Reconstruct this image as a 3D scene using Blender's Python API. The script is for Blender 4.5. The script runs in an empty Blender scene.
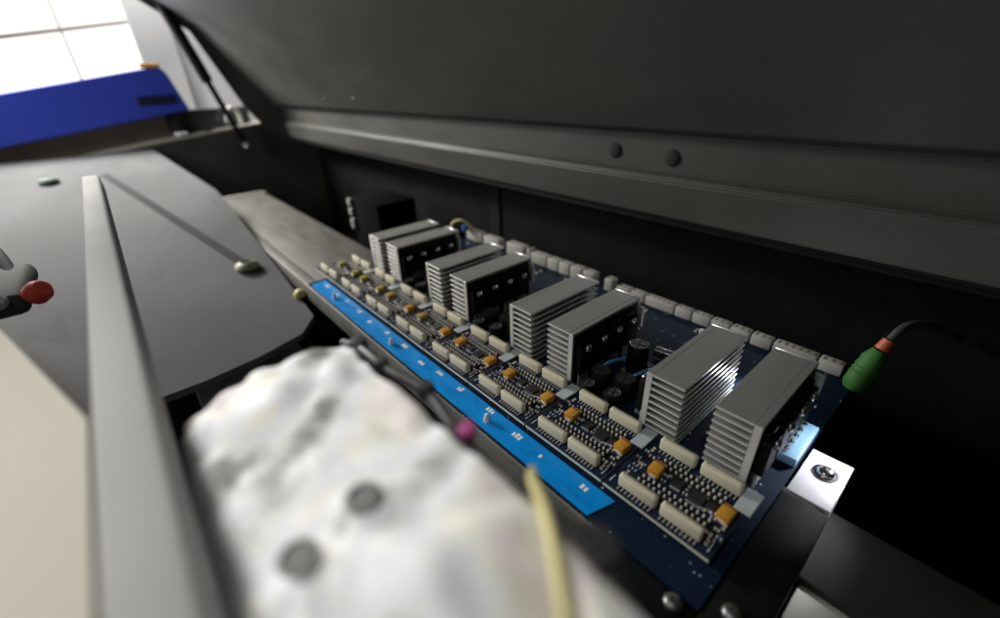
import bpy, bmesh, math, random
from mathutils import Vector, Matrix
random.seed(7)
C = bpy.context.scene.collection
PI = math.pi
# one unit = 10 cm of the real thing

# ------------------------------------------------------------------ materials
def mat(name, col, rough=.5, metal=0., spec=.5, noise=None, bump=None, coat=0.):
    m = bpy.data.materials.new(name); m.use_nodes = True
    nt = m.node_tree; b = nt.nodes['Principled BSDF']
    b.inputs['Base Color'].default_value = (*col, 1)
    b.inputs['Roughness'].default_value = rough
    b.inputs['Metallic'].default_value = metal
    b.inputs['Specular IOR Level'].default_value = spec
    b.inputs['Coat Weight'].default_value = coat
    tc = nt.nodes.new('ShaderNodeTexCoord')
    if noise:
        sc, amt, stretch = noise
        mp = nt.nodes.new('ShaderNodeMapping'); mp.inputs['Scale'].default_value = stretch
        n = nt.nodes.new('ShaderNodeTexNoise'); n.inputs['Scale'].default_value = sc; n.inputs['Detail'].default_value = 6
        r = nt.nodes.new('ShaderNodeMapRange'); r.inputs['From Min'].default_value = .3; r.inputs['From Max'].default_value = .7
        r.inputs['To Min'].default_value = 1 - amt; r.inputs['To Max'].default_value = 1 + amt
        mx = nt.nodes.new('ShaderNodeVectorMath'); mx.operation = 'SCALE'; mx.inputs[0].default_value = col
        nt.links.new(tc.outputs['Object'], mp.inputs[0]); nt.links.new(mp.outputs[0], n.inputs['Vector'])
        nt.links.new(n.outputs['Fac'], r.inputs['Value']); nt.links.new(r.outputs[0], mx.inputs['Scale'])
        nt.links.new(mx.outputs[0], b.inputs['Base Color'])
        r2 = nt.nodes.new('ShaderNodeMapRange'); r2.inputs['To Min'].default_value = max(.03, rough - .12); r2.inputs['To Max'].default_value = min(1, rough + .12)
        nt.links.new(n.outputs['Fac'], r2.inputs['Value']); nt.links.new(r2.outputs[0], b.inputs['Roughness'])
    if bump:
        sc, st, dist = bump
        n = nt.nodes.new('ShaderNodeTexNoise'); n.inputs['Scale'].default_value = sc; n.inputs['Detail'].default_value = 4
        bp = nt.nodes.new('ShaderNodeBump'); bp.inputs['Strength'].default_value = st; bp.inputs['Distance'].default_value = dist
        nt.links.new(tc.outputs['Object'], n.inputs['Vector']); nt.links.new(n.outputs['Fac'], bp.inputs['Height'])
        nt.links.new(bp.outputs[0], b.inputs['Normal'])
    return m

def pcb_mat(name, base, trace, cell, speck):
    """solder mask with copper traces showing through and small printed marks"""
    m = mat(name, base, .5, 0, .14)
    nt = m.node_tree; b = nt.nodes['Principled BSDF']
    tc = nt.nodes.new('ShaderNodeTexCoord')
    v = nt.nodes.new('ShaderNodeTexVoronoi'); v.distance = 'MANHATTAN'; v.feature = 'F1'; v.inputs['Scale'].default_value = cell
    nt.links.new(tc.outputs['Object'], v.inputs['Vector'])
    w = nt.nodes.new('ShaderNodeMath'); w.operation = 'SINE'
    k = nt.nodes.new('ShaderNodeMath'); k.operation = 'MULTIPLY'; k.inputs[1].default_value = 34
    nt.links.new(v.outputs['Distance'], k.inputs[0]); nt.links.new(k.outputs[0], w.inputs[0])
    g = nt.nodes.new('ShaderNodeMath'); g.operation = 'GREATER_THAN'; g.inputs[1].default_value = .45
    nt.links.new(w.outputs[0], g.inputs[0])
    mx = nt.nodes.new('ShaderNodeMix'); mx.data_type = 'RGBA'
    mx.inputs[6].default_value = (*base, 1); mx.inputs[7].default_value = (*trace, 1)
    nt.links.new(g.outputs[0], mx.inputs[0])
    v2 = nt.nodes.new('ShaderNodeTexVoronoi'); v2.inputs['Scale'].default_value = speck; v2.inputs['Randomness'].default_value = .9
    nt.links.new(tc.outputs['Object'], v2.inputs['Vector'])
    l = nt.nodes.new('ShaderNodeMath'); l.operation = 'LESS_THAN'; l.inputs[1].default_value = .16
    nt.links.new(v2.outputs['Distance'], l.inputs[0])
    n = nt.nodes.new('ShaderNodeTexNoise'); n.inputs['Scale'].default_value = 11
    nt.links.new(tc.outputs['Object'], n.inputs['Vector'])
    g2 = nt.nodes.new('ShaderNodeMath'); g2.operation = 'GREATER_THAN'; g2.inputs[1].default_value = .52
    nt.links.new(n.outputs['Fac'], g2.inputs[0])
    a = nt.nodes.new('ShaderNodeMath'); a.operation = 'MULTIPLY'
    nt.links.new(l.outputs[0], a.inputs[0]); nt.links.new(g2.outputs[0], a.inputs[1])
    mx2 = nt.nodes.new('ShaderNodeMix'); mx2.data_type = 'RGBA'; mx2.inputs[7].default_value = (.42, .45, .45, 1)
    nt.links.new(mx.outputs[2], mx2.inputs[6]); nt.links.new(a.outputs[0], mx2.inputs[0])
    nt.links.new(mx2.outputs[2], b.inputs['Base Color'])
    return m

M = {}
M['alu'] = mat('brushed_aluminium', (.40, .40, .375), .46, .55, .5, noise=(6, .10, (1, 14, 14)))
M['alu_cut'] = mat('cut_aluminium', (.80, .80, .78), .34, .35, .5)
M['steel'] = mat('bright_steel', (.75, .75, .74), .16, 1.)
M['tin'] = mat('tinned_pin', (.86, .85, .80), .30, .35)
M['leg'] = mat('solder_leg', (.42, .42, .40), .35, .5)
M['bright_edge'] = mat('milled_edge', (.85, .85, .84), .3, .5)
M['black'] = mat('black_plastic', (.006, .006, .006), .5, 0, .22)
M['black_gloss'] = mat('black_sleeve', (.012, .012, .013), .3, 0, .45)
M['chip'] = mat('chip_epoxy', (.022, .022, .023), .42, 0, .4)
M['cream'] = mat('cream_nylon', (.66, .62, .47), .45, 0, .4, noise=(9, .05, (1, 1, 1)))
M['ivory'] = mat('white_nylon', (.42, .415, .375), .5, 0, .4)
M['slot'] = mat('slot_shadow_plastic', (.20, .18, .12), .6)
M['tant'] = mat('orange_tantalum', (.55, .27, .03), .45, 0, .4, noise=(20, .08, (1, 1, 1)))
M['tant_old'] = mat('olive_tantalum', (.38, .30, .05), .5, 0, .4)
M['bar'] = mat('brown_polarity_bar', (.22, .08, .02), .5)
M['paper'] = mat('pale_label_paper', (.42, .48, .49), .35, 0, .5, noise=(16, .07, (1, 1, 1)))
M['fr4'] = mat('cut_glass_fibre_edge', (.62, .63, .52), .6)
M['pcb'] = pcb_mat('navy_solder_mask', (.007, .012, .032), (.020, .032, .066), 16, 46)
M['pcb_main'] = pcb_mat('dark_blue_solder_mask', (.004, .012, .030), (.006, .016, .038), 5.5, 30)
M['film'] = mat('blue_film', (.0, .26, .72), .30, 0, .5, noise=(5, .16, (1, 3, 1)))  # blue of the window's reflection on the solder mask, as a base colour
M['white_ink'] = mat('white_ink', (.80, .84, .86), .5)
M['smd_tan'] = mat('ceramic_tan', (.33, .24, .14), .5)
M['smd_grey'] = mat('ceramic_grey', (.30, .31, .31), .5)
M['blue_disc'] = mat('pale_blue_lacquer', (.10, .42, .80), .18, 0, .6, coat=.5)
M['lid'] = mat('lid_grey_paint', (.066, .066, .059), .52, 0, .35, noise=(1.6, .14, (.6, 1.4, 1.4)), bump=(60, .10, .01))
M['wallblack'] = mat('black_painted_steel', (.006, .0065, .007), .6, 0, .12, noise=(3, .2, (1, 1, 1)))
M['innerwall'] = mat('charcoal_painted_steel', (.075, .077, .072), .6, 0, .2, noise=(1.5, .2, (1, 1, 1)))
M['cover'] = mat('grey_sheet_paint', (.11, .112, .114), .85, 0, .12, noise=(.9, .24, (.7, 1.3, 1)))
M['beam'] = mat('grey_beam', (.10, .098, .084), .6, .2, .5, noise=(3.5, .25, (.5, 3, 3)))
M['rail'] = mat('pale_grey_beam', (.36, .36, .35), .8, 0, .15, noise=(2, .06, (1, 1, 1)))
M['rail_side'] = mat('front_rail_grey', (.20, .20, .18), .5, .3, .4, noise=(4, .2, (1, 1, 1)))
M['trim'] = mat('cream_trim', (.58, .56, .48), .5, noise=(2, .08, (1, 1, 1)))
M['platform'] = mat('cream_platform', (.46, .43, .365), .85, 0, .15, noise=(2, .04, (1, 1, 1)))
M['bluecase'] = mat('blue_case_plastic', (.05, .09, .70), .45, 0, .4, noise=(1.5, .06, (1, 1, 1)))
M['tray'] = mat('tan_tray', (.16, .13, .10), .6, noise=(1.5, .2, (1, 1, 1)))
M['navy'] = mat('navy_handle', (.008, .012, .06), .4)
M['orange'] = mat('orange_tab', (.75, .36, .05), .5)
M['wall'] = mat('white_room_wall', (.78, .77, .72), .7)
M['window_bar'] = mat('window_bar', (.48, .43, .35), .6)
M['post'] = mat('pale_post', (.70, .70, .65), .6)
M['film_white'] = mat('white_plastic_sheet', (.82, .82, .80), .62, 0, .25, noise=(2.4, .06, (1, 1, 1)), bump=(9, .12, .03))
M['seam'] = mat('dark_grey_seam', (.075, .075, .075), .95, 0, .0)
M['tray_grey'] = mat('tray_grey_paint', (.45, .45, .44), .7, 0, .2, noise=(2.5, .25, (1, 1, 1)))
M['seam_dark'] = mat('seam_black', (.013, .013, .013), .7, 0, .1)
M['stop'] = mat('lid_stop_rubber', (.036, .036, .033), .8, 0, .15)
M['matt_black'] = mat('matt_black', (.003, .003, .003), .9, 0, .05)
M['dull_grey'] = mat('dull_grey_cap', (.32, .32, .31), .7, 0, .2)
M['rubber'] = mat('dark_rubber', (.02, .02, .02), .7, 0, .1)
M['hose'] = mat('dark_grey_hose', (.045, .043, .045), .5)
M['pink'] = mat('pink_cap', (.55, .10, .32), .5)
M['yellow'] = mat('yellow_tube', (.70, .62, .28), .45)
M['red'] = mat('red_knob', (.42, .05, .035), .7, 0, .2)
M['green'] = mat('green_plug', (.035, .13, .02), .6, 0, .3)
M['redorange'] = mat('red_orange_ring', (.42, .09, .03), .5)
M['greywire'] = mat('grey_wire', (.05, .05, .048), .5)
M['white'] = mat('white_plastic', (.8, .8, .77), .4)
M['bracket'] = mat('pale_zinc_bracket', (.62, .62, .64), .40, .1, .5, noise=(12, .04, (1, 1, 1)))
def scuff(m, col, sc, stretch, thr):
    nt = m.node_tree; b = nt.nodes['Principled BSDF']; src = b.inputs['Base Color'].links[0].from_socket
    tc = nt.nodes.new('ShaderNodeTexCoord'); mp = nt.nodes.new('ShaderNodeMapping'); mp.inputs['Scale'].default_value = stretch; mp.inputs['Rotation'].default_value = (.3, .5, .2)
    n = nt.nodes.new('ShaderNodeTexNoise'); n.inputs['Scale'].default_value = sc; n.inputs['Detail'].default_value = 8; n.inputs['Roughness'].default_value = .7
    r = nt.nodes.new('ShaderNodeMapRange'); r.inputs['From Min'].default_value = thr; r.inputs['From Max'].default_value = thr + .08; r.inputs['To Max'].default_value = .55
    mx = nt.nodes.new('ShaderNodeMix'); mx.data_type = 'RGBA'; mx.inputs[7].default_value = (*col, 1)
    nt.links.new(tc.outputs['Object'], mp.inputs[0]); nt.links.new(mp.outputs[0], n.inputs['Vector']); nt.links.new(n.outputs['Fac'], r.inputs['Value'])
    nt.links.new(src, mx.inputs[6]); nt.links.new(r.outputs[0], mx.inputs[0]); nt.links.new(mx.outputs[2], b.inputs['Base Color'])
scuff(M['lid'], (.12, .12, .11), 5, (.5, 6, 6), .66)
scuff(M['cover'], (.07, .07, .07), 2.2, (.4, 2.5, 1), .60)
scuff(M['alu'], (.55, .55, .53), 16, (14, 1.2, 1.2), .63)
scuff(M['film'], (.10, .38, .78), 6, (1, 8, 1), .62)  # paler streaks within the painted reflection
scuff(M['beam'], (.20, .19, .17), 5, (.5, 4, 4), .60)
def emis(name, col, s):
    m = mat(name, (0, 0, 0), .5)
    b = m.node_tree.nodes['Principled BSDF']
    b.inputs['Emission Color'].default_value = (*col, 1); b.inputs['Emission Strength'].default_value = s
    return m
M['pane'] = emis('daylit_window_pane', (1, .99, .96), 1.5)

M['led'] = emis('white_led', (.88, .90, 1), 140)

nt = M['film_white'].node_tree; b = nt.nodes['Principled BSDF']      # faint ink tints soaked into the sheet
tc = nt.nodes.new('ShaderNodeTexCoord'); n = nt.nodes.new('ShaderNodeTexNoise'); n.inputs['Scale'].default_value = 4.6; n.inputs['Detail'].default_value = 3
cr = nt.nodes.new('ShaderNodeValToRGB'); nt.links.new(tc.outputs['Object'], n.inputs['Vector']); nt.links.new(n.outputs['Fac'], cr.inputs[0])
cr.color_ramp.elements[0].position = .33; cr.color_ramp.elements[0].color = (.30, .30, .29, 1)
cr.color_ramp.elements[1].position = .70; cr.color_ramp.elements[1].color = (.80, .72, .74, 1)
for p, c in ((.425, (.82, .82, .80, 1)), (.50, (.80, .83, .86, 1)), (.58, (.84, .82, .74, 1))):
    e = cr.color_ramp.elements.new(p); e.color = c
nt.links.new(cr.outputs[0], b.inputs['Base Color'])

# ------------------------------------------------------------------ mesh helpers
class MB:
    def __init__(self, *mats):
        self.bm = bmesh.new(); self.mats = list(mats)
    def mi(self, m):
        if m not in self.mats: self.mats.append(m)
        return self.mats.index(m)
    def _fin(self, verts, m, mtx=None):
        if mtx is not None: bmesh.ops.transform(self.bm, matrix=mtx, verts=verts)
        idx = self.mi(m)
        for f in {f for v in verts for f in v.link_faces}: f.material_index = idx
        return verts
    def box(self, lo, hi, m, bev=0, seg=2, mtx=None):
        r = bmesh.ops.create_cube(self.bm, size=1)['verts']
        lo, hi = Vector(lo), Vector(hi)
        for v in r: v.co = Vector([lo[i] + (v.co[i] + .5) * (hi[i] - lo[i]) for i in range(3)])
        idx = self.mi(m)
        fs = list({f for v in r for f in v.link_faces})
        for f in fs: f.material_index = idx
        if bev:
            es = list({e for v in r for e in v.link_edges})
            o = bmesh.ops.bevel(self.bm, geom=es, offset=bev, segments=seg, affect='EDGES', profile=.5, clamp_overlap=True)
            r = list({v for f in o['faces'] for v in f.verts} | {v for v in r if v.is_valid})
            for f in {f for v in r for f in v.link_faces}: f.material_index = idx
        if mtx is not None: bmesh.ops.transform(self.bm, matrix=mtx, verts=r)
        return r
    def cyl(self, p, q, r1, m, r2=None, n=20, cap=True):
        p, q = Vector(p), Vector(q); d = q - p
        r = bmesh.ops.create_cone(self.bm, cap_ends=cap, segments=n, radius1=r1, radius2=r1 if r2 is None else r2, depth=d.length)['verts']
        mt = Matrix.Translation((p + q) / 2) @ d.to_track_quat('Z', 'Y').to_matrix().to_4x4()
        return self._fin(r, m, mt)
    def lathe(self, prof, m, loc=(0, 0, 0), axis=(0, 0, 1), n=24):
        """prof: (radius, height) from bottom to top"""
        mt = Matrix.Translation(loc) @ Vector(axis).to_track_quat('Z', 'Y').to_matrix().to_4x4()
        rings = []; idx = self.mi(m)
        for r, h in prof:
            if r < 1e-6: rings.append([self.bm.verts.new(mt @ Vector((0, 0, h)))])
            else: rings.append([self.bm.verts.new(mt @ Vector((r * math.cos(2 * PI * k / n), r * math.sin(2 * PI * k / n), h))) for k in range(n)])
        for a, b in zip(rings, rings[1:]):
            for k in range(n):
                vs = [a[k % len(a)], a[(k + 1) % len(a)], b[(k + 1) % len(b)], b[k % len(b)]]
                u = []
                for v in vs:
                    if v not in u: u.append(v)
                if len(u) > 2:
                    f = self.bm.faces.new(u); f.material_index = idx
    def tube(self, pts, r, m, n=10):
        pts = [Vector(p) for p in pts]; idx = self.mi(m); rings = []
        # Catmull-Rom
        P = []
        for i in range(len(pts) - 1):
            p0, p1, p2, p3 = pts[max(0, i - 1)], pts[i], pts[i + 1], pts[min(len(pts) - 1, i + 2)]
            for s in range(8):
                t = s / 8
                P.append(.5 * ((2 * p1) + (p2 - p0) * t + (2 * p0 - 5 * p1 + 4 * p2 - p3) * t * t + (3 * p1 - p0 - 3 * p2 + p3) * t ** 3))
        P.append(pts[-1])
        for i, c in enumerate(P):
            d = (P[min(i + 1, len(P) - 1)] - P[max(i - 1, 0)]).normalized()
            q = d.to_track_quat('Z', 'Y')
            rings.append([self.bm.verts.new(c + q @ Vector((r * math.cos(2 * PI * k / n), r * math.sin(2 * PI * k / n), 0))) for k in range(n)])
        for a, b in zip(rings, rings[1:]):
            for k in range(n):
                f = self.bm.faces.new((a[k], a[(k + 1) % n], b[(k + 1) % n], b[k])); f.material_index = idx
        for ring in (rings[0], rings[-1]):
            f = self.bm.faces.new(ring); f.material_index = idx
    def prism(self, poly, off, m):
        """solid: the polygon and the same polygon moved by off"""
        idx = self.mi(m); off = Vector(off)
        a = [self.bm.verts.new(p) for p in poly]; b = [self.bm.verts.new(Vector(p) + off) for p in poly]
        n = len(a); fs = [self.bm.faces.new(a), self.bm.faces.new(b[::-1])]
        for k in range(n): fs.append(self.bm.faces.new((a[k], b[k], b[(k + 1) % n], a[(k + 1) % n])))
        for f in fs: f.material_index = idx
        return a + b
    def build(self, name, parent=None, smooth=None, loc=None):
        bmesh.ops.recalc_face_normals(self.bm, faces=self.bm.faces)
        me = bpy.data.meshes.new(name); self.bm.to_mesh(me); self.bm.free()
        for m in self.mats: me.materials.append(m)
        if smooth is not None:
            me.polygons.foreach_set('use_smooth', [True] * len(me.polygons))
            me.set_sharp_from_angle(angle=math.radians(smooth))
        o = bpy.data.objects.new(name, me); C.objects.link(o)
        if parent: o.parent = parent
        if loc: o.location = loc
        return o

def thing(name, label, cat, loc=(0, 0, 0), group=None):
    o = bpy.data.objects.new(name, None); C.objects.link(o); o.location = loc
    o.empty_display_size = .1
    return tag(o, label, cat, group)
def tag(o, label, cat, group=None):
    o['label'] = label; o['category'] = cat
    if group: o['group'] = group
    return o
def copy_tree(o, parent=None):
    c = o.copy(); C.objects.link(c); c.parent = parent
    for ch in list(o.children): copy_tree(ch, c)
    return c

def screw_mb(mb, loc, axis, r, m=None, n=18):
    """pan head with a cross recess"""
    m = m or M['steel']
    mb.lathe([(r * 1.0, 0), (r * 1.0, r * .22), (r * .92, r * .42), (r * .62, r * .6), (r * .3, r * .66), (r * .26, r * .36), (0, r * .34)], m, loc, axis, n)

# ------------------------------------------------------------------ plug-in driver modules
def make_module():
    t = thing('driver_module', '', 'circuit module', group='small plug-in circuit modules in a row along the board edge')
    b = MB(M['pcb'], M['fr4'])
    b.box((-.2515, .0, -.016), (.2365, .452, 0), M['pcb'])
    b.bm.faces.ensure_lookup_table(); b.bm.normal_update()
    for f in b.bm.faces:
        if f.normal.y < -.9 or f.normal.x > .9: f.material_index = 1
    s = b        # printed white outlines on the board
    for x in (-.236, .217):
        s.box((x - .0018, .03, 0), (x + .0018, .075, .0012), M['white_ink'])
    for k in range(9): s.box((-.225 + k * .006, .155 + (k % 3) * .03, 0), (-.222 + k * .006, .17 + (k % 3) * .03, .0012), M['white_ink'])
    b.build('circuit_board', t)
    def connector(x0, x1, y0, y1, leg):
        c = MB(M['cream'], M['slot'])
        c.box((x0, y0, .002), (x1, y1, .066), M['cream'], .009, 3)
        c.box((x0 + .012, y0 + .002 if leg > 0 else y0 + .012, .0665), (x1 - .012, y1 - .012 if leg > 0 else y1 - .002, .067), M['cream'])
        o = c.build('connector', t, 40)
        k = MB(M['slot'])
        n = 13
        for i in range(n):
            x = x0 + .014 + (x1 - x0 - .028) * i / (n - 1)
            yy = y1 - .011
            k.box((x - .0032, yy - .006, .0665), (x + .0032, yy + .006, .0685), M['slot'])
        k.build('contact_slots', o)
        p = MB(M['leg'])
        n = 9
        for i in range(n):
            x = x0 + .014 + (x1 - x0 - .028) * i / (n - 1)
            p.box((x - .0032, y0 - .022, .0005), (x + .0032, y0 + .002, .006), M['leg'], .001, 1)
        p.build('solder_legs', o)
    connector(-.198, -.018, .034, .070, 1); connector(.005, .182, .034, .070, 1)
    connector(-.188, -.010, .355, .394, 1); connector(.016, .196, .355, .394, 1)
    for (x0, x1, ya, n) in ((-.158, .172, .118, 13), (-.140, .168, .268, 12)):
        h = MB(M['black']); h.box((x0, ya - .014, .0005), (x1, ya + .046, .012), M['black'], .002, 1)
        h.build('pin_header', t)
        for j in (0, 1):
            p = MB(M['tin'])
            for i in range(n):
                x = x0 + .014 + (x1 - x0 - .028) * i / (n - 1) + j * .006; y = ya + j * .031
                p.lathe([(.0054, .012), (.0054, .023), (.0040, .027), (0, .028)], M['tin'], (x, y, 0), n=8)
            p.build('pin_row', t, 50)
    for (x, y, w, d) in ((.075, .217, .066, .062), (.138, .221, .036, .038), (-.016, .225, .05, .046)):
        c = MB(M['chip']); c.box((x - w / 2, y - d / 2, .003), (x + w / 2, y + d / 2, .018), M['chip'], .002, 1)
        o = c.build('chip', t)
        l = MB(M['tin'])
        for i in range(7):
            q = x - w / 2 + .005 + (w - .01) * i / 6
            for sgn in (-1, 1):
                l.box((q - .0016, y + sgn * (d / 2 + .003) - .005, .0005), (q + .0016, y + sgn * (d / 2 + .003) + .005, .006), M['tin'])
        l.build('chip_legs', o)
    for (x, y, a) in ((-.118, .219, .05), (.197, .222, -.06)):
        c = MB(M['tant'], M['bar'])
        mt = Matrix.Translation((x, y, 0)) @ Matrix.Rotation(a, 4, 'Z')
        c.box((-.028, -.036, .003), (.028, .036, .044), M['tant'], .004, 2, mt)
        for sy in (-1, 1): c.box((-.016, sy * .037 - .003, .001), (.016, sy * .037 + .003, .016), M['tin'], 0, 1, mt)
        o = c.build('tantalum_capacitor', t, 40)
        q = MB(M['bar']); q.box((-.0282, .020, .006), (.0282, .031, .0446), M['bar'], 0, 1, mt); 
        q.build('polarity_bar', o)
    rnd = random.Random(3)
    spots = [(-.215, .30), (-.2, .33), (-.222, .24), (-.19, .21), (-.205, .12), (-.07, .2), (-.075, .235), (.03, .205), (.025, .24), (.115, .19),
             (.1, .255), (.165, .18), (.2, .14), (.185, .1), (.215, .17), (.2, .06), (.155, .205), (.222, .11), (-.06, .255), (-.18, .285), (.205, .085)]
    for (x, y) in spots:
        c = MB(); m = rnd.choice([M['smd_tan'], M['smd_grey'], M['chip'], M['chip']]); w, d = rnd.choice([(.02, .011), (.011, .02), (.015, .009)])
        c.box((x - w / 2, y - d / 2, .001), (x + w / 2, y + d / 2, .009), m)
        e = .003
        if w > d:
            for s in (-1, 1): c.box((x + s * w / 2 - e, y - d / 2 - .001, .0008), (x + s * w / 2 + e, y + d / 2 + .001, .0098), M['tin'])
        else:
            for s in (-1, 1): c.box((x - w / 2 - .001, y + s * d / 2 - e, .0008), (x + w / 2 + .001, y + s * d / 2 + e, .0098), M['tin'])
        c.build('chip_resistor', t)
    l = MB(M['paper'])
    l.box((.199, .283, .010), (.267, .425, .020), M['paper'], .002, 1, Matrix.Translation((0, 0, 0)))
    l.build('paper_label', t)
    return t
mod = make_module()
ordn = ['nearest the black end plate and pale bracket, first of the row', 'second of the row from the black end plate', 'third of the row from the black end plate',
        'fourth of the row from the black end plate', 'fifth of the row, fourth from the bare grey beam', 'third of the row from the bare grey beam',
        'second of the row from the bare grey beam', 'last of the row, beside the bare grey beam']
mods = [mod] + [copy_tree(mod) for _ in range(7)]
for k, o in enumerate(mods):
    o.location = (3.5 - .5 * k, 0, 0); o.rotation_euler = (0, 0, [0, .006, -.005, .004, -.006, .005, -.004, .004][k])
    o['label'] = 'navy circuit module, ' + ordn[k]
    if k >= 4:     # the far modules carry an olive capacitor
        done = 0
        for ch in o.children:
            if ch.name.startswith('tantalum') and (done == 0 or k >= 6):
                ch.data = ch.data.copy(); ch.data.materials[0] = M['tant_old']; done += 1

# ------------------------------------------------------------------ heat sinks
def make_sink(side):
    """side +1: back plate on +x, fins open to -x"""
    t = thing('heat_sink', '', 'heat sink', group='ridged aluminium heat sinks in pairs')
    W, D, H = .2, .665, .370
    X = (lambda x: x) if side > 0 else (lambda x: W - x)
    def bx(mb, x0, x1, y0, y1, z0, z1, m, bev=.0015):
        a, b = sorted((X(x0), X(x1))); mb.box((a, y0, z0), (b, y1, z1), m, bev, 1)
    f = MB(M['alu'], M['alu_cut'])
    n = 10; pitch = (H - .012) / (n - 1)
    for i in range(n):
        z = H - .013 - i * pitch if i < n - 1 else .0
        bx(f, 0, W - .034, 0, D, z, z + .013, M['alu'])
    f.bm.normal_update()
    for fc in f.bm.faces:
        if abs(fc.normal.y) > .9 or fc.normal.x * side < -.9: fc.material_index = 1
    f.build('fin_stack', t)
    p = MB(M['alu'], M['alu_cut']); bx(p, W - .034, W, 0, D, 0, H, M['alu'], .002)
    p.bm.normal_update()
    for fc in p.bm.faces:
        if abs(fc.normal.y) > .9: fc.material_index = 1
    p.build('back_plate', t)
    q = MB(M['black']); bx(q, W + .0005, W + .004, .012, D - .03, .02, H - .016, M['black']); q.build('insulating_pad', t)
    for k in range(4):
        y = .085 + k * .152
        r = MB(M['black']); bx(r, W + .004, W + .046, y - .062, y + .062, .10, .285, M['black'], .004)
        bx(r, W + .004, W + .024, y - .05, y + .05, .285, .325, M['black'], .003)
        o = r.build('transistor', t)
        s = MB(M['steel']); screw_mb(s, (X(W + .046), y, .262), (side, 0, 0), .025); s.build('screw', o, 40)
        l = MB(M['tin'])
        for j in (-1, 0, 1): bx(l, W + .016, W + .026, y + j * .036 - .006, y + j * .036 + .006, .0, .10, M['tin'], 0)
        l.build('lead', o)
    e = MB(M['steel']); bx(e, .0, W, D + .0005, D + .018, H - .016, H + .004, M['bright_edge'], .004); bx(e, W - .034, W, D + .0005, D + .012, H - .12, H - .018, M['bright_edge'], .004)  # added pale strips, stand in for rim light on the back edges
    e.build('polished_edge', t, 40)
    # bright piece standing in for the lit tab of the rearmost transistor
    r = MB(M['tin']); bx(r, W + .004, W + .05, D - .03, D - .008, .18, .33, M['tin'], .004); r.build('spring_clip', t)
    return t
sl = make_sink(-1); sr = make_sink(1)
where = ['the nearest pair, beside the pale blue terminal', 'the second pair from the near end', 'the third pair from the near end', 'the farthest pair']
for k in range(4):
    for (proto, x, w) in ((sl, 3.137, 'far block'), (sr, 3.478, 'near block')):
        o = proto if k == 0 else copy_tree(proto)
        o.location = (x - 1.0145 * k, .458, -.05)
        o['label'] = 'grey finned aluminium heat sink, %s of %s' % (w, where[k])

# ------------------------------------------------------------------ main board
mb_ = thing('main_board', 'long dark blue circuit board carrying the heat sinks and the row of modules', 'circuit board', (0, 0, -.05))
b = MB(M['pcb_main'], M['fr4']); b.box((-.06, -.16, -.02), (3.79, 1.86, 0), M['pcb_main'])
b.build('circuit_board', mb_)
b = MB(M['film']); b.prism([(.0, -.143, .001), (.03, -.157, .001), (3.29, -.157, .001), (3.33, -.012, .001), (-.0, -.012, .001)], (0, 0, .004), M['film'])  # painted reflection along the board's front margin
s = b; rnd = random.Random(11)
for k in range(14):
    x = .12 + k * .235 + rnd.uniform(-.03, .03); y = rnd.uniform(-.09, -.05)
    for j in range(rnd.choice([1, 2, 3, 3])):
        s.box((x + j * .022, y, .0052), (x + j * .022 + .016, y + rnd.uniform(.02, .038), .0065), M['white_ink'])
sheen = b.build('blue_film', mb_)
for x in (.45, 1.47, 2.55):
    w = MB(M['white']); w.lathe([(.018, 0), (.018, .02), (.010, .05), (0, .055)], M['white'], (x, -.105, .004), n=14); w.build('plastic_rivet', mb_, 40)
# spacer pins under each module
for k in range(8):
    for dx in (-.2, .2):
        w = MB(M['tin']); w.cyl((3.5 - k * .5 + dx, .2, 0), (3.5 - k * .5 + dx, .2, .034), .012, M['tin'], n=10); w.build('spacer', mb_)
# electrolytic capacitors
def cap(x, y, r, h, top=M['steel']):
    c = MB(M['black_gloss'], top)
    c.lathe([(r * .9, 0), (r * .96, .01), (r * .9, .022), (r, .035), (r, h - .012), (r * .96, h), (r * .84, h + .002)], M['black_gloss'], (x, y, 0))
    o = c.build('capacitor', mb_, 35)
    d = MB(top); d.lathe([(r * .84, h + .002), (r * .8, h - .004), (r * .1, h - .003), (0, h - .003)], top, (x, y, 0))
    for a in (0, PI / 2):
        d.box((-r * .7, -.002, h - .004), (r * .7, .002, h - .001), M['black'], 0, 1, Matrix.Translation((x, y, 0)) @ Matrix.Rotation(a + .3, 4, 'Z'))
    d.build('can_top', o, 35)
M['capdull'] = mat('dull_can_top', (.10, .10, .10), .45, .4)
for k in range(4):
    X0 = -1.0145 * k
    if k:
        X0 += 1.0145
        if k == 1: cap(2.85, .857, .066, .22)
        else: cap(2.85 + X0, .857, .05, .10, M['capdull'])
        cap(2.785 + X0, .585, .062, .13, M['capdull']); cap(2.925 + X0, .62, .064, .13, M['capdull'])
        cap(2.935 + X0, .50, .05, .10, M['capdull']); cap(2.785 + X0, .465, .045, .10, M['capdull'])
        c = MB(M['steel']); c.cyl((2.84 + X0, 1.105, .05), (2.95 + X0, 1.12, .05), .036, M['steel'], n=18); c.build('crystal_can', mb_, 40)
        if k == 1:
            for pts in ([(2.70, .70, .05), (2.74, .76, .085), (2.78, .84, .085), (2.80, .91, .05)], [(2.88, .70, .05), (2.93, .76, .09), (2.95, .84, .09), (2.93, .92, .05)]):
                c = MB(M['blue_disc']); c.tube(pts, .011, M['blue_disc']); c.build('jumper_wire', mb_, 60)  # blue glints beside the capacitor, shaped as thin tubes
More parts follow.
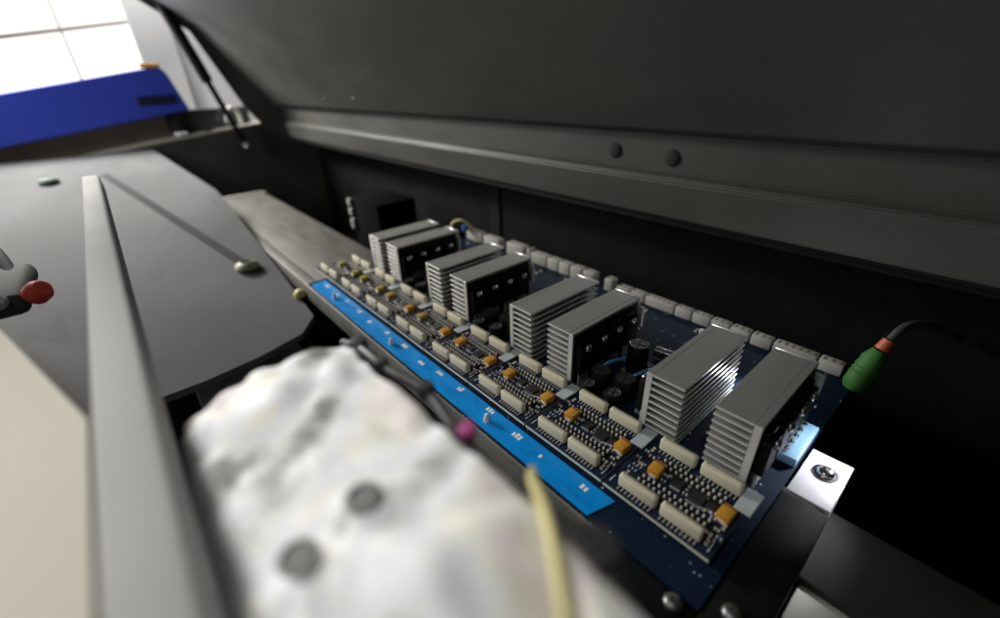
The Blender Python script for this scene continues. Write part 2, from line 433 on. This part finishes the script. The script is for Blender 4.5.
# small parts scattered on the back of the board
rnd = random.Random(5)
for k in range(96):
    c = MB()
    x = rnd.uniform(.0, 3.7); y = rnd.uniform(.48, 1.66)
    w, d = rnd.choice([(.03, .016), (.016, .03), (.05, .05), (.022, .012), (.07, .045)]); h = .008 if w < .04 else .018
    c.box((x - w / 2, y - d / 2, .0005), (x + w / 2, y + d / 2, h), rnd.choice([M['chip'], M['chip'], M['smd_tan'], M['smd_grey']]))
    if w < .04:
        for s in (-1, 1):
            if w > d: c.box((x + s * w / 2 - .004, y - d / 2 - .001, .0003), (x + s * w / 2 + .004, y + d / 2 + .001, h + .001), M['tin'])
            else: c.box((x - w / 2 - .001, y + s * d / 2 - .004, .0003), (x + w / 2 + .001, y + s * d / 2 + .004, h + .001), M['tin'])
    c.build('surface_component', mb_)
# back row of white sockets
def socket(x0, x1, y0, y1, h):
    c = MB(M['ivory'], M['slot']); c.box((x0, y0, 0), (x1, y1, h), M['ivory'], .008, 2)
    n = max(2, int((x1 - x0) / .04))
    for i in range(n):
        x = x0 + (x1 - x0) * (i + .5) / n
        c.box((x - .006, y0 + .02, h), (x + .006, y1 - .02, h + .002), M['slot'])
    c.build('back_socket', mb_, 40)
socket(.70, .955, 1.69, 1.79, .13)
cx = [(-.02, .26), (.30, .56), (1.0, 1.045), (1.06, 1.275), (1.29, 1.425), (1.44, 1.565), (1.58, 1.71), (1.73, 1.85), (1.97, 2.05)]
for a, bb in cx: socket(a, bb, 1.70, 1.79, .11 if bb - a > .06 else .13)
x = 2.09
while x < 3.7:
    w = rnd.choice([.14, .14, .2, .26]); socket(x, min(x + w - .012, 3.74), 1.71, 1.79, .075); x += w
# glare patch by the near end, its pale blue put into a block
c = MB(M['paper']); c.mats = [mat('pale_blue_terminal', (.28, .52, .72), .35)]
c.box((3.70, .76, .001), (3.785, 1.08, .05), c.mats[0], .006, 2)
o = c.build('terminal_block', mb_, 40)
for k in range(5):
    d = MB(M['steel']); d.lathe([(.018, .05), (.016, .062), (0, .064)], M['steel'], (3.722, .80 + k * .06, 0), n=12); d.build('terminal_screw', o, 40)
for k in range(3):
    d = MB(M['tin']); d.cyl((3.67, .80 + k * .07, .0), (3.66, .80 + k * .07, .06), .014, M['tin'], n=10); d.build('solder_post', mb_)

c = MB(M['white']); c.box((3.375, 1.22, .0), (3.435, 1.26, .07), M['white'], .004, 1)
o = c.build('lamp_holder', mb_, 40)
d = MB(M['led']); d.lathe([(.022, 0), (.022, .03), (.016, .048), (0, .054)], M['led'], (3.405, 1.218, .045), (-.3, -1, .1), n=16); d.build('lamp', o, 50)  # added emitter that makes the glare on the fins
# wires at the far end of the board
t = MB(M['yellow']); t.tube([(-.10, 1.50, .0), (-.06, 1.55, .16), (.05, 1.62, .19), (.12, 1.72, .06)], .014, M['yellow'])
tag(t.build('wire', None, 60), 'thin yellow wire arching behind the farthest heat sinks', 'wire')
t = MB(M['navy']); t.box((.0, 1.62, .062), (.06, 1.70, .13), mat('blue_plug', (.02, .12, .34), .5), .01, 2)
tag(t.build('wire_plug', None, 40), 'small blue plug standing on a white socket behind the heat sinks', 'plug')

# ------------------------------------------------------------------ beam, plate, bracket
t = thing('mounting_beam', 'long grey metal beam under the circuit board, bare at its far end', 'beam')
b = MB(M['beam']); b.box((-4.75, -.055, -.30), (3.78, .72, -.074), M['beam'], .012, 2); b.build('beam_body', t, 40)
b = MB(M['rail']); b.box((-4.79, -.09, -.31), (-4.74, .74, -.05), M['trim'], .008, 2); b.build('end_cap', t, 40)
b = MB(M['rail_side']); b.box((-4.2, -.172, -.245), (3.39, -.06, -.0735), M['rail_side'], .006, 2); b.build('front_rail', t, 40)
t = thing('end_plate', 'black metal plate closing the near end of the board beam', 'end plate')
b = MB(M['wallblack']); b.box((3.795, -.40, -.9), (3.975, .60, -.056), M['wallblack'], .006, 2)
b.box((3.40, -.40, -.9), (3.792, -.165, -.062), M['wallblack'], .006, 2); b.build('plate_body', t, 40)
for (x, y, z) in ((3.715, -.20, -.062), (3.872, -.085, -.056)):
    s = MB(M['steel']); screw_mb(s, (x, y, z), (0, 0, 1), .035, mat('dull_screw', (.22, .22, .21), .4, .9)); s.build('screw', t, 40)
t = thing('bracket', 'pale metal bracket with one cross-head screw beside the board end', 'bracket')
b = MB(M['bracket']); b.box((3.803, .615, -.068), (3.972, .965, -.05), M['bracket'], .004, 2)
b.box((3.954, .615, -.40), (3.972, .965, -.06), M['bracket'], .004, 2); b.build('angle_plate', t, 40)
s = MB(M['steel']); s.lathe([(.052, 0), (.052, .006), (.03, .007)], M['steel'], (3.893, .83, -.05)); screw_mb(s, (3.893, .83, -.045), (0, 0, 1), .036, n=24)
s.build('screw', t, 40)
t = thing('lower_rail', 'cream and grey box rail running on below the black end plate', 'rail')
b = MB(M['rail']); b.box((3.2, .44, -.62), (9, .90, -.30), mat('dark_rail_top', (.06, .06, .055), .75, 0, .15), .01, 2); b.build('rail_body', t, 40)
b = MB(M['trim']); b.box((3.985, -.05, -.56), (9, .437, -.33), mat('cream_strip', (.85, .83, .74), .5), .01, 2); b.build('front_strip', t, 40)

# plug on the black side
t = thing('cable_plug', 'green cable plug with red ring and grey wire behind the nearest heat sink', 'plug')
b = MB(M['green']); b.lathe([(.045, 0), (.062, .03), (.064, .10), (.058, .11), (.064, .12), (.058, .14), (.064, .15), (.058, .17), (.06, .2), (.042, .25), (.035, .262)], M['green'], (3.80, 1.56, .0), (.18, .25, 1)); b.build('plug_body', t, 40)
b = MB(M['redorange']); b.cyl((3.846, 1.624, .255), (3.86, 1.645, .31), .036, M['redorange'], .03); b.build('ring', t, 40)
b = MB(M['greywire']); b.tube([(3.86, 1.645, .31), (3.90, 1.74, .38), (4.0, 1.95, .33), (4.12, 2.3, .15)], .022, M['greywire']); b.build('lead', t, 60)

# ------------------------------------------------------------------ machine cabinet
f = MB(M['wallblack']); f.box((-6.5, -4, -1.45), (9, 2.6, -1.35), M['wallblack']); o = f.build('cabinet_floor'); o['kind'] = 'structure'
t = thing('back_wall', 'black rear wall of the machine behind the board', 'machine wall')
b = MB(M['wallblack']); b.box((-6.6, 2.36, -1.34), (9, 2.46, .60), M['wallblack']); b.build('wall_sheet', t)
b = MB(M['seam_dark']); b.box((-.35, 2.33, -1.3), (-.15, 2.358, .58), M['seam_dark'], .006, 1); b.build('seam_strip', t)
b = MB(M['wallblack']); b.box((-6.2, 1.80, .60), (9, 2.46, .64), M['wallblack'], .01, 1); b.build('top_lip', t)
b = MB(M['wallblack']); b.box((7.5, -4, -1.34), (7.6, 2.35, 3.2), M['wallblack'])
tag(b.build('side_wall'), 'black side wall closing the near end of the machine', 'machine wall')
t = thing('end_wall', 'charcoal end wall of the machine with a pale top edge', 'machine wall')
b = MB(M['innerwall']); b.prism([(-6.21, -4, -1.34), (-6.21, 2.35, -1.34), (-6.21, 2.35, 1.0), (-6.21, 1.41, .955), (-6.21, -.56, .745), (-6.21, -4, .30)], (-.25, 0, 0), M['innerwall']); b.build('wall_sheet', t)
b = MB(M['trim']); b.prism([(-6.2, 1.41, .957), (-6.2, -.56, .747), (-6.2, -4, .302), (-6.2, -4, .345), (-6.2, -.56, .79), (-6.2, 1.41, .985)], (-.45, 0, 0), M['trim']); b.build('top_edge', t)
# black box on the far part of the beam
t = thing('plug_box', 'black box with pale side plugs standing behind the bare beam', 'box')
b = MB(M['wallblack']); b.box((-2.1, 1.22, -1.3), (-1.3, 1.8, .20), M['matt_black'], .02, 2); b.build('box_body', t, 40)
for z0, z1 in ((.07, .17), (-.07, .03), (-.26, -.12)):
    b = MB(M['rail']); b.box((-2.13, 1.17, z0), (-2.06, 1.219, z1), M['rail'], .008, 2); b.build('side_plug', t, 40)

# lid: sheet bent along its length, profile in (y, z)
prof = [(1.82, .66), (1.75, .68), (1.70, .935), (1.715, .965), (1.79, .985), (1.765, 1.235), (1.70, 1.265), (1.62, 1.285), (.656, 2.556), (-.9, 3.65), (-3.0, 4.5)]
t = thing('machine_lid', 'large dark grey machine lid held open above the board', 'lid')
b = MB(M['lid'])
XL, XR = -6.1, 9
inner = [(XL, y, z) for y, z in prof]
def off(i):
    d = Vector((0, 0, 0)); P = [Vector((0, y, z)) for y, z in prof]
    a = P[min(i + 1, len(P) - 1)] - P[max(i - 1, 0)]; n = Vector((0, -a.z, a.y)).normalized()
    return -n * .07
poly = [Vector(p) for p in inner] + [Vector(inner[i]) + (off(i) if off(i).y > 0 else -off(i)) for i in range(len(inner) - 1, -1, -1)]
b.prism(poly, (XR - XL, 0, 0), M['lid'])
bmesh.ops.bevel(b.bm, geom=[e for e in b.bm.edges if abs(e.verts[0].co.x - e.verts[1].co.x) > 5], offset=.010, segments=2, affect='EDGES')
b.build('lid_panel', t, 25)
# side flange at the far end
b = MB(M['lid'])
nrm = Vector((0, -.797, -.604)) * .11
P = [Vector((XL - .002, y, z)) for y, z in prof[1:]]
rimp = [p + nrm for p in P[:6:-1]] + [Vector((XL - .002, 1.10, 1.27)), Vector((XL - .002, 1.30, .98))]
b.prism(P + rimp, (-.06, 0, 0), M['lid']); b.build('side_flange', t)
for (x, y, z) in ((1.907, 1.782, 1.10), (2.386, 1.783, 1.088)):
    s = MB(M['rubber']); s.lathe([(.06, 0), (.06, .008), (.045, .018), (0, .02)], M['stop'], (x, y, z), (0, -1, -.1), 28); s.build('rubber_stop', t, 40)
for (x, z) in ((-5.4, 1.40), (-3.1, 1.43), (-2.1, 1.43), (-2.6, .80)):
    y = 1.62 - (z - 1.285) * .758 if z > 1.285 else 1.727
    s = MB(M['steel']); screw_mb(s, (x, y, z), (0, -.8, -.6), .014); s.build('screw', t, 40)

# gas strut
t = thing('gas_strut', 'black gas strut propping the open lid at the far end', 'gas strut')
A, B = Vector((-6.05, .93, .57)), Vector((-6.05, .22, 3.05))
d = (B - A)
b = MB(M['black']); b.cyl(A + d * .46, B, .092, M['black']); b.build('cylinder', t, 40)
b = MB(M['black']); b.cyl(A + d * .03, A + d * .46, .05, M['black']); b.build('piston_rod', t, 40)
b = MB(M['steel']); b.cyl(A, A + d * .05, .05, M['bracket']); b.lathe([(0, -.06), (.045, -.04), (.06, 0), (.045, .04), (0, .06)], M['steel'], A, n=16); b.build('ball_joint', t, 40)
b = MB(M['bracket']); b.box((-6.13, .30, 2.78), (-5.97, .42, 3.1), M['bracket'], .01, 1); b.build('lid_mount', t)

# ------------------------------------------------------------------ beyond the end wall: blue case, window
t = thing('blue_case', 'blue plastic case with a dark recessed handle on the end wall', 'case')
xb = -6.4
fr = [Vector((xb, -3.2, 1.45)), Vector((xb, -3.2, .78)), Vector((xb, .237, 1.263)), Vector((xb, .07, 1.86)), Vector((xb, -.02, 1.97))]
b = MB(M['bluecase']); b.prism(fr, (-.5, 0, 0), M['bluecase'])
bmesh.ops.bevel(b.bm, geom=b.bm.edges[:], offset=.02, segments=2, affect='EDGES'); b.build('case_body', t, 40)
mt = Matrix.Translation((xb, -.21, 1.45)) @ Matrix.Rotation(.03, 4, 'X')
b = MB(M['navy']); b.box((-.03, -.29, -.075), (.03, .29, .075), M['navy'], .028, 3, mt); b.build('handle', t, 40)
b = MB(M['orange']); b.box((xb - .1, -.28, 1.945), (xb + .012, .0, 2.02), M['orange'], .01, 1); b.build('tab', t)
b = MB(M['tray']); b.prism([(xb - .25, -3.6, .2), (xb - .25, -.1, .6), (xb - .25, -.1, 1.24), (xb - .25, -3.6, 1.05)], (-.4, 0, 0), M['tray']); b.build('tray', t)
b = MB(M['rubber']); b.cyl((-6.62, .02, .90), (-6.62, .02, 1.24), .17, M['rubber'], n=28); b.build('foot', t, 40)
t = MB(M['black']); t.box((-6.9, .10, .86), (-6.6, 1.25, 1.26), M['innerwall'], .02, 2)
o = tag(t.build('control_box', None, 40), 'low dark box on the end wall behind the gas strut', 'box')
t = MB(M['white']); t.tube([(-6.5, .80, 1.0), (-6.45, .83, 1.17), (-6.45, .93, 1.27), (-6.45, 1.02, 1.18), (-6.5, 1.05, .98)], .035, M['white'])
tag(t.build('cable_clip', None, 60), 'white curled cable clip beside the foot of the strut', 'cable clip')
t = MB(M['black']); t.tube([(-6.3, -.05, .86), (-6.28, .25, .86), (-6.28, .5, .93), (-6.33, .62, 1.0), (-6.5, .66, 1.12)], .018, M['black'])
tag(t.build('cable', None, 60), 'thin black cable lying along the pale wall top', 'cable')

t = thing('window', 'bright white window with thin bars beyond the machine', 'window')
xw = -10.0
g = MB(M['pane'])
g.box((xw - .03, -9, -1), (xw, .12, 6), M['pane']); g.build('pane', t)
fm = MB(M['post'])
for z, dz in ((2.70, .04), (5.4, .04), (.2, .04)): fm.box((xw + .001, -9, -dz), (xw + .05, .11, dz), M['window_bar'], .01, 1, Matrix.Translation((0, 0, z + .23)) @ Matrix.Rotation(.153, 4, 'X'))
for y in (-1.06, -3.2, -5.4): fm.box((xw + .002, y - .02, -1), (xw + .045, y + .02, 6), M['window_bar'])
fm.build('frame', t)
w = MB(M['post']); w.box((xw - .3, .125, -1.4), (xw + .12, .88, 7), M['post'], .02, 1)
tag(w.build('post'), 'pale upright post at the edge of the bright window', 'post')
w = MB(M['wall']); w.box((xw - .4, .885, -1.4), (xw - .1, 8, 7), M['wall'])
tag(w.build('room_wall'), 'white room wall seen between the post and the lid', 'wall')

# ------------------------------------------------------------------ blurred front: cover, rail, platform, wrapped carriage
def zc(x): return .7 - .155 * (x + 6.2)
t = thing('sloping_cover', 'large grey sheet cover sloping down from the end wall', 'cover')
edge = [(-6.19, -.57), (-3.6, -.16), (-3.0, -.16), (-.95, -.21), (.15, -.24), (.35, -.42), (.45, -.8), (.5, -1.2), (.5, -1.5), (.4, -4), (-6.19, -4)]
b = MB(M['cover']); b.prism([(x, y, zc(x)) for x, y in edge], (0, 0, -.06), M['cover']); b.build('cover_sheet', t)
b = MB(M['rubber'])
P1, P2 = Vector((-4.97, -1.32, 0)), Vector((-1.14, -.46, 0))
dr = (P2 - P1).normalized(); nr = Vector((-dr.y, dr.x, 0)) * .05
b.prism([(p.x, p.y, zc(p.x) + .004) for p in (P1 - nr, P2 - nr, P2 + nr, P1 + nr)], (0, 0, .006), M['seam']); b.build('rubber_seam', t)
for (x, y, c) in ((-4.9, -1.94, 'pale_green'), (-1.05, -.46, 'yellow_white'), (-.22, -.22, 'yellow')):
    col = {'pale_green': (.18, .23, .19), 'yellow_white': (.36, .36, .26), 'yellow': (.62, .60, .22)}[c]
    s = MB(mat(c + '_fitting', col, .5)); s.lathe([(.10, 0), (.12, .02), (.11, .05), (.06, .075), (.055, .05), (0, .05)] if c != 'yellow' else [(.05, 0), (.06, .03), (.03, .07), (0, .075)], s.mats[0], (x, y, zc(x) + .004), n=18)
    tag(s.build('hose_fitting', None, 60), {'pale_green': 'pale green round fitting on the grey cover near the end wall', 'yellow_white': 'cream round fitting on the grey cover beside the beam', 'yellow': 'small yellow fitting on the cover beside the far end of the blue strip'}[c], 'fitting', 'round fittings on the grey cover')
b = MB(M['rail']); b.box((-.95, -1.415, .88), (4.4, -1.305, 1.02), M['rail'], .018, 3)
tag(b.build('guide_rail', None, 40), 'pale grey rail running along the machine between platform and white sheet', 'rail')
b = MB(M['platform']); b.prism([(2.15, -1.62, 1.0), (2.86, -1.425, 1.0), (4.4, -1.425, 1.0), (4.4, -3, 1.0), (1.4, -3, 1.0), (1.9, -1.70, 1.0)], (0, 0, -.12), M['platform'])
tag(b.build('platform'), 'smooth cream platform beside the pale grey rail', 'platform')
b = MB(M['rubber']); b.prism([(1.95, -1.62, .87), (2.2, -1.43, .87), (3.0, -1.43, .87), (2.86, -1.62, .87)], (0, 0, -.25), M['rubber'])
tag(b.build('platform_bracket'), 'dark bracket under the corner of the cream platform', 'bracket')
t = thing('stop_knob', 'red knob and dark lead on a dark block left of the grey rail', 'knob')
b = MB(M['stop']); b.box((.62, -1.86, .72), (1.22, -1.70, .82), M['stop'], .04, 3); b.build('block', t, 40)
b = MB(M['red']); b.lathe([(.035, 0), (.05, .015), (.05, .06), (.035, .085), (0, .087)], M['red'], (1.19, -1.68, .79), (.5, .6, .5)); b.build('knob', t, 50)
b = MB(M['dull_grey']); b.lathe([(.03, 0), (.036, .02), (.025, .045), (0, .05)], M['dull_grey'], (1.22, -1.79, .80), (.6, .2, .6)); b.build('side_cap', t, 50)
b = MB(M['stop']); b.tube([(-.3, -2.05, .76), (.1, -1.93, .86), (.45, -1.84, .85), (.75, -1.78, .79)], .028, M['stop']); b.build('lead', t, 60)

b = MB(M['tray_grey']); b.box((-2.5, -1.30, -1.0), (3.2, -.35, -.72), M['tray_grey'], .03, 2)
tag(b.build('lower_tray', None, 40), 'dark grey tray deep in the gap between the pale rail and the board', 'tray')
# the white sheet: a lumpy closed cover over the print carriage
def lump(name, x0, x1, y0, y1, z0, ztop, m, seed, amp, nx=70, ny=44):
    from mathutils import noise
    bm = bmesh.new(); g = []
    for i in range(nx + 1):
        row = []
        for j in range(ny + 1):
            u, v = i / nx, j / ny
            x = x0 + (x1 - x0) * u; y = y0 + (y1 - y0) * v
            e = min(u * 9, (1 - u) * 9, 1) ** .5 if 0 < u < 1 else 0
            e2 = min(v * 9, (1 - v) * 9, 1) ** .5 if 0 < v < 1 else 0
            q = Vector((x * 2.2 + seed, y * 2.6, seed * 1.7))
            h = noise.noise(q * 1.6) * .6 + abs(noise.noise(q * 3.1)) * .7 + noise.noise(q * 6.3) * .22
            z = z0 + (ztop(x, y) - z0) * min(e, e2) + amp * h * min(e, e2)
            s = Vector((noise.noise(q * 1.3 + Vector((9, 0, 0))), noise.noise(q * 1.3 + Vector((0, 9, 0))), 0)) * .05
            row.append(bm.verts.new((x + s.x, y + s.y * .7, z)))
        g.append(row)
    for i in range(nx):
        for j in range(ny):
            bm.faces.new((g[i][j], g[i + 1][j], g[i + 1][j + 1], g[i][j + 1]))
    # closed underneath
    rim = [g[i][0] for i in range(nx + 1)] + [g[nx][j] for j in range(1, ny + 1)] + [g[i][ny] for i in range(nx - 1, -1, -1)] + [g[0][j] for j in range(ny - 1, 0, -1)]
    bm.faces.new(rim[::-1])
    b = MB(m); b.bm.free(); b.bm = bm
    return b.build(name, None, 80)
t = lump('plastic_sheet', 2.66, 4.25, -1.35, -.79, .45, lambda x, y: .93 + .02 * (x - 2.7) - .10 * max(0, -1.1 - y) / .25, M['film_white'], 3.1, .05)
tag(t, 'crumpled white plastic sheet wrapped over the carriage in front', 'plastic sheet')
for (x, y, z, r) in ((3.44, -1.185, .93, .03), (3.43, -1.06, .96, .03)):
    s = MB(M['greywire']); s.lathe([(r, 0), (r * 1.15, .012), (r * .8, .02), (r * .7, .01), (0, .01)], M['dull_grey'], (x, y, z), n=16)
    tag(s.build('grommet', None, 50), 'dark round grommet on the white sheet, %s' % ('nearer the pale grey rail' if y < -1.1 else 'nearer the blue strip'), 'grommet')
# hose bundle between the sheet and the board
t = thing('hose', 'dark hose with a pink cap running along the edge of the white sheet', 'hose')
b = MB(M['hose']); b.tube([(2.45, -.73, .70), (2.74, -.765, .82), (2.95, -.765, .84), (3.12, -.745, .85), (3.35, -.785, .86), (3.55, -.80, .85), (3.68, -.785, .87), (3.80, -.81, .88), (4.1, -.87, .8)], .017, M['hose']); b.build('hose_body', t, 60)
for q, r in (((3.12, -.745, .855), .028), ((3.745, -.79, .875), .05), ((2.70, -.76, .81), .035), ((3.33, -.785, .865), .034), ((2.90, -.77, .84), .026)):
    b = MB(M['hose']); b.lathe([(0, -r), (r * .8, -r * .8), (r, 0), (r * .8, r * .8), (0, r)], M['hose'], q, n=16); b.build('joint', t, 60)
s = MB(M['pink']); s.lathe([(0, -.03), (.018, -.025), (.024, 0), (.018, .02), (0, .024)], M['pink'], (3.37, -.785, .905), (.3, -.2, 1), n=16); s.build('cap', t, 50)
b = MB(M['yellow']); b.tube([(3.50, -.70, .82), (3.58, -.78, .92), (3.67, -.84, .97), (3.75, -.90, .99), (3.84, -.97, .97), (3.95, -1.05, .85)], .011, M['yellow'])
tag(b.build('tube', None, 60), 'yellow tube looping over the near corner of the white sheet', 'tube')

# ------------------------------------------------------------------ camera and light
cd = bpy.data.cameras.new('camera'); cam = bpy.data.objects.new('camera', cd); C.objects.link(cam)
R = ((.65583766, .75426182, -.03108181), (.33831518, -.33047657, -.88109482), (-.67484799, .56733971, -.4719172))
cam.matrix_world = Matrix(((R[0][0], -R[1][0], -R[2][0], 4.0023), (R[0][1], -R[1][1], -R[2][1], -1.2038), (R[0][2], -R[1][2], -R[2][2], 1.6265), (0, 0, 0, 1)))
cd.sensor_width = 36; cd.lens = 433.7 / 1000 * 36; cd.clip_start = .02; cd.clip_end = 200
cd.dof.use_dof = True; cd.dof.focus_distance = 2.4; cd.dof.aperture_fstop = cd.lens / 1000 / .040
bpy.context.scene.camera = cam

def area(name, loc, tgt, size, power, col):
    l = bpy.data.lights.new(name, 'AREA'); l.shape = 'RECTANGLE'; l.size, l.size_y = size; l.energy = power; l.color = col
    o = bpy.data.objects.new(name, l); C.objects.link(o); o.location = loc
    o.rotation_euler = (Vector(tgt) - Vector(loc)).to_track_quat('-Z', 'Y').to_euler()
    return o
area('room_lamp', (-4.4, -4.8, 3.1), (.6, .3, .3), (2.0, 1.6), 170, (1, .97, .91))
area('room_lamp', (-7.6, -2.4, 4.2), (-.5, .5, .4), (1.8, 1.4), 1150, (1, .97, .92))
l = area('ceiling_lamp', (3.0, -2.3, 3.7), (3.1, -1.6, 0), (1.4, .8), 13, (1, .985, .96)); l.data.spread = math.radians(70)
area('room_lamp', (-8.2, 0, 5.5), (-10, 1.0, 2), (2, 2), 150, (1, .98, .95))
area('machine_lamp', (1.8, 2.24, .56), (1.9, 1.0, .28), (3.6, .05), 3.5, (.92, .95, 1))
l = area('machine_lamp', (4.25, 1.66, .60), (3.87, .85, -.05), (.12, .08), 1.35, (.92, .94, 1)); l.data.spread = math.radians(30)  # added spot, brightens the pale bracket and the block near it
w = bpy.data.worlds.new('World'); bpy.context.scene.world = w; w.use_nodes = True
bg = w.node_tree.nodes['Background']; bg.inputs[0].default_value = (.95, .97, 1, 1); bg.inputs[1].default_value = .11

sc = bpy.context.scene
sc.view_settings.view_transform = 'Standard'; sc.view_settings.look = 'None'; sc.view_settings.exposure = 0; sc.view_settings.gamma = 1
sc.render.engine = 'CYCLES'
sc.cycles.use_denoising = True
sc.cycles.max_bounces = 8
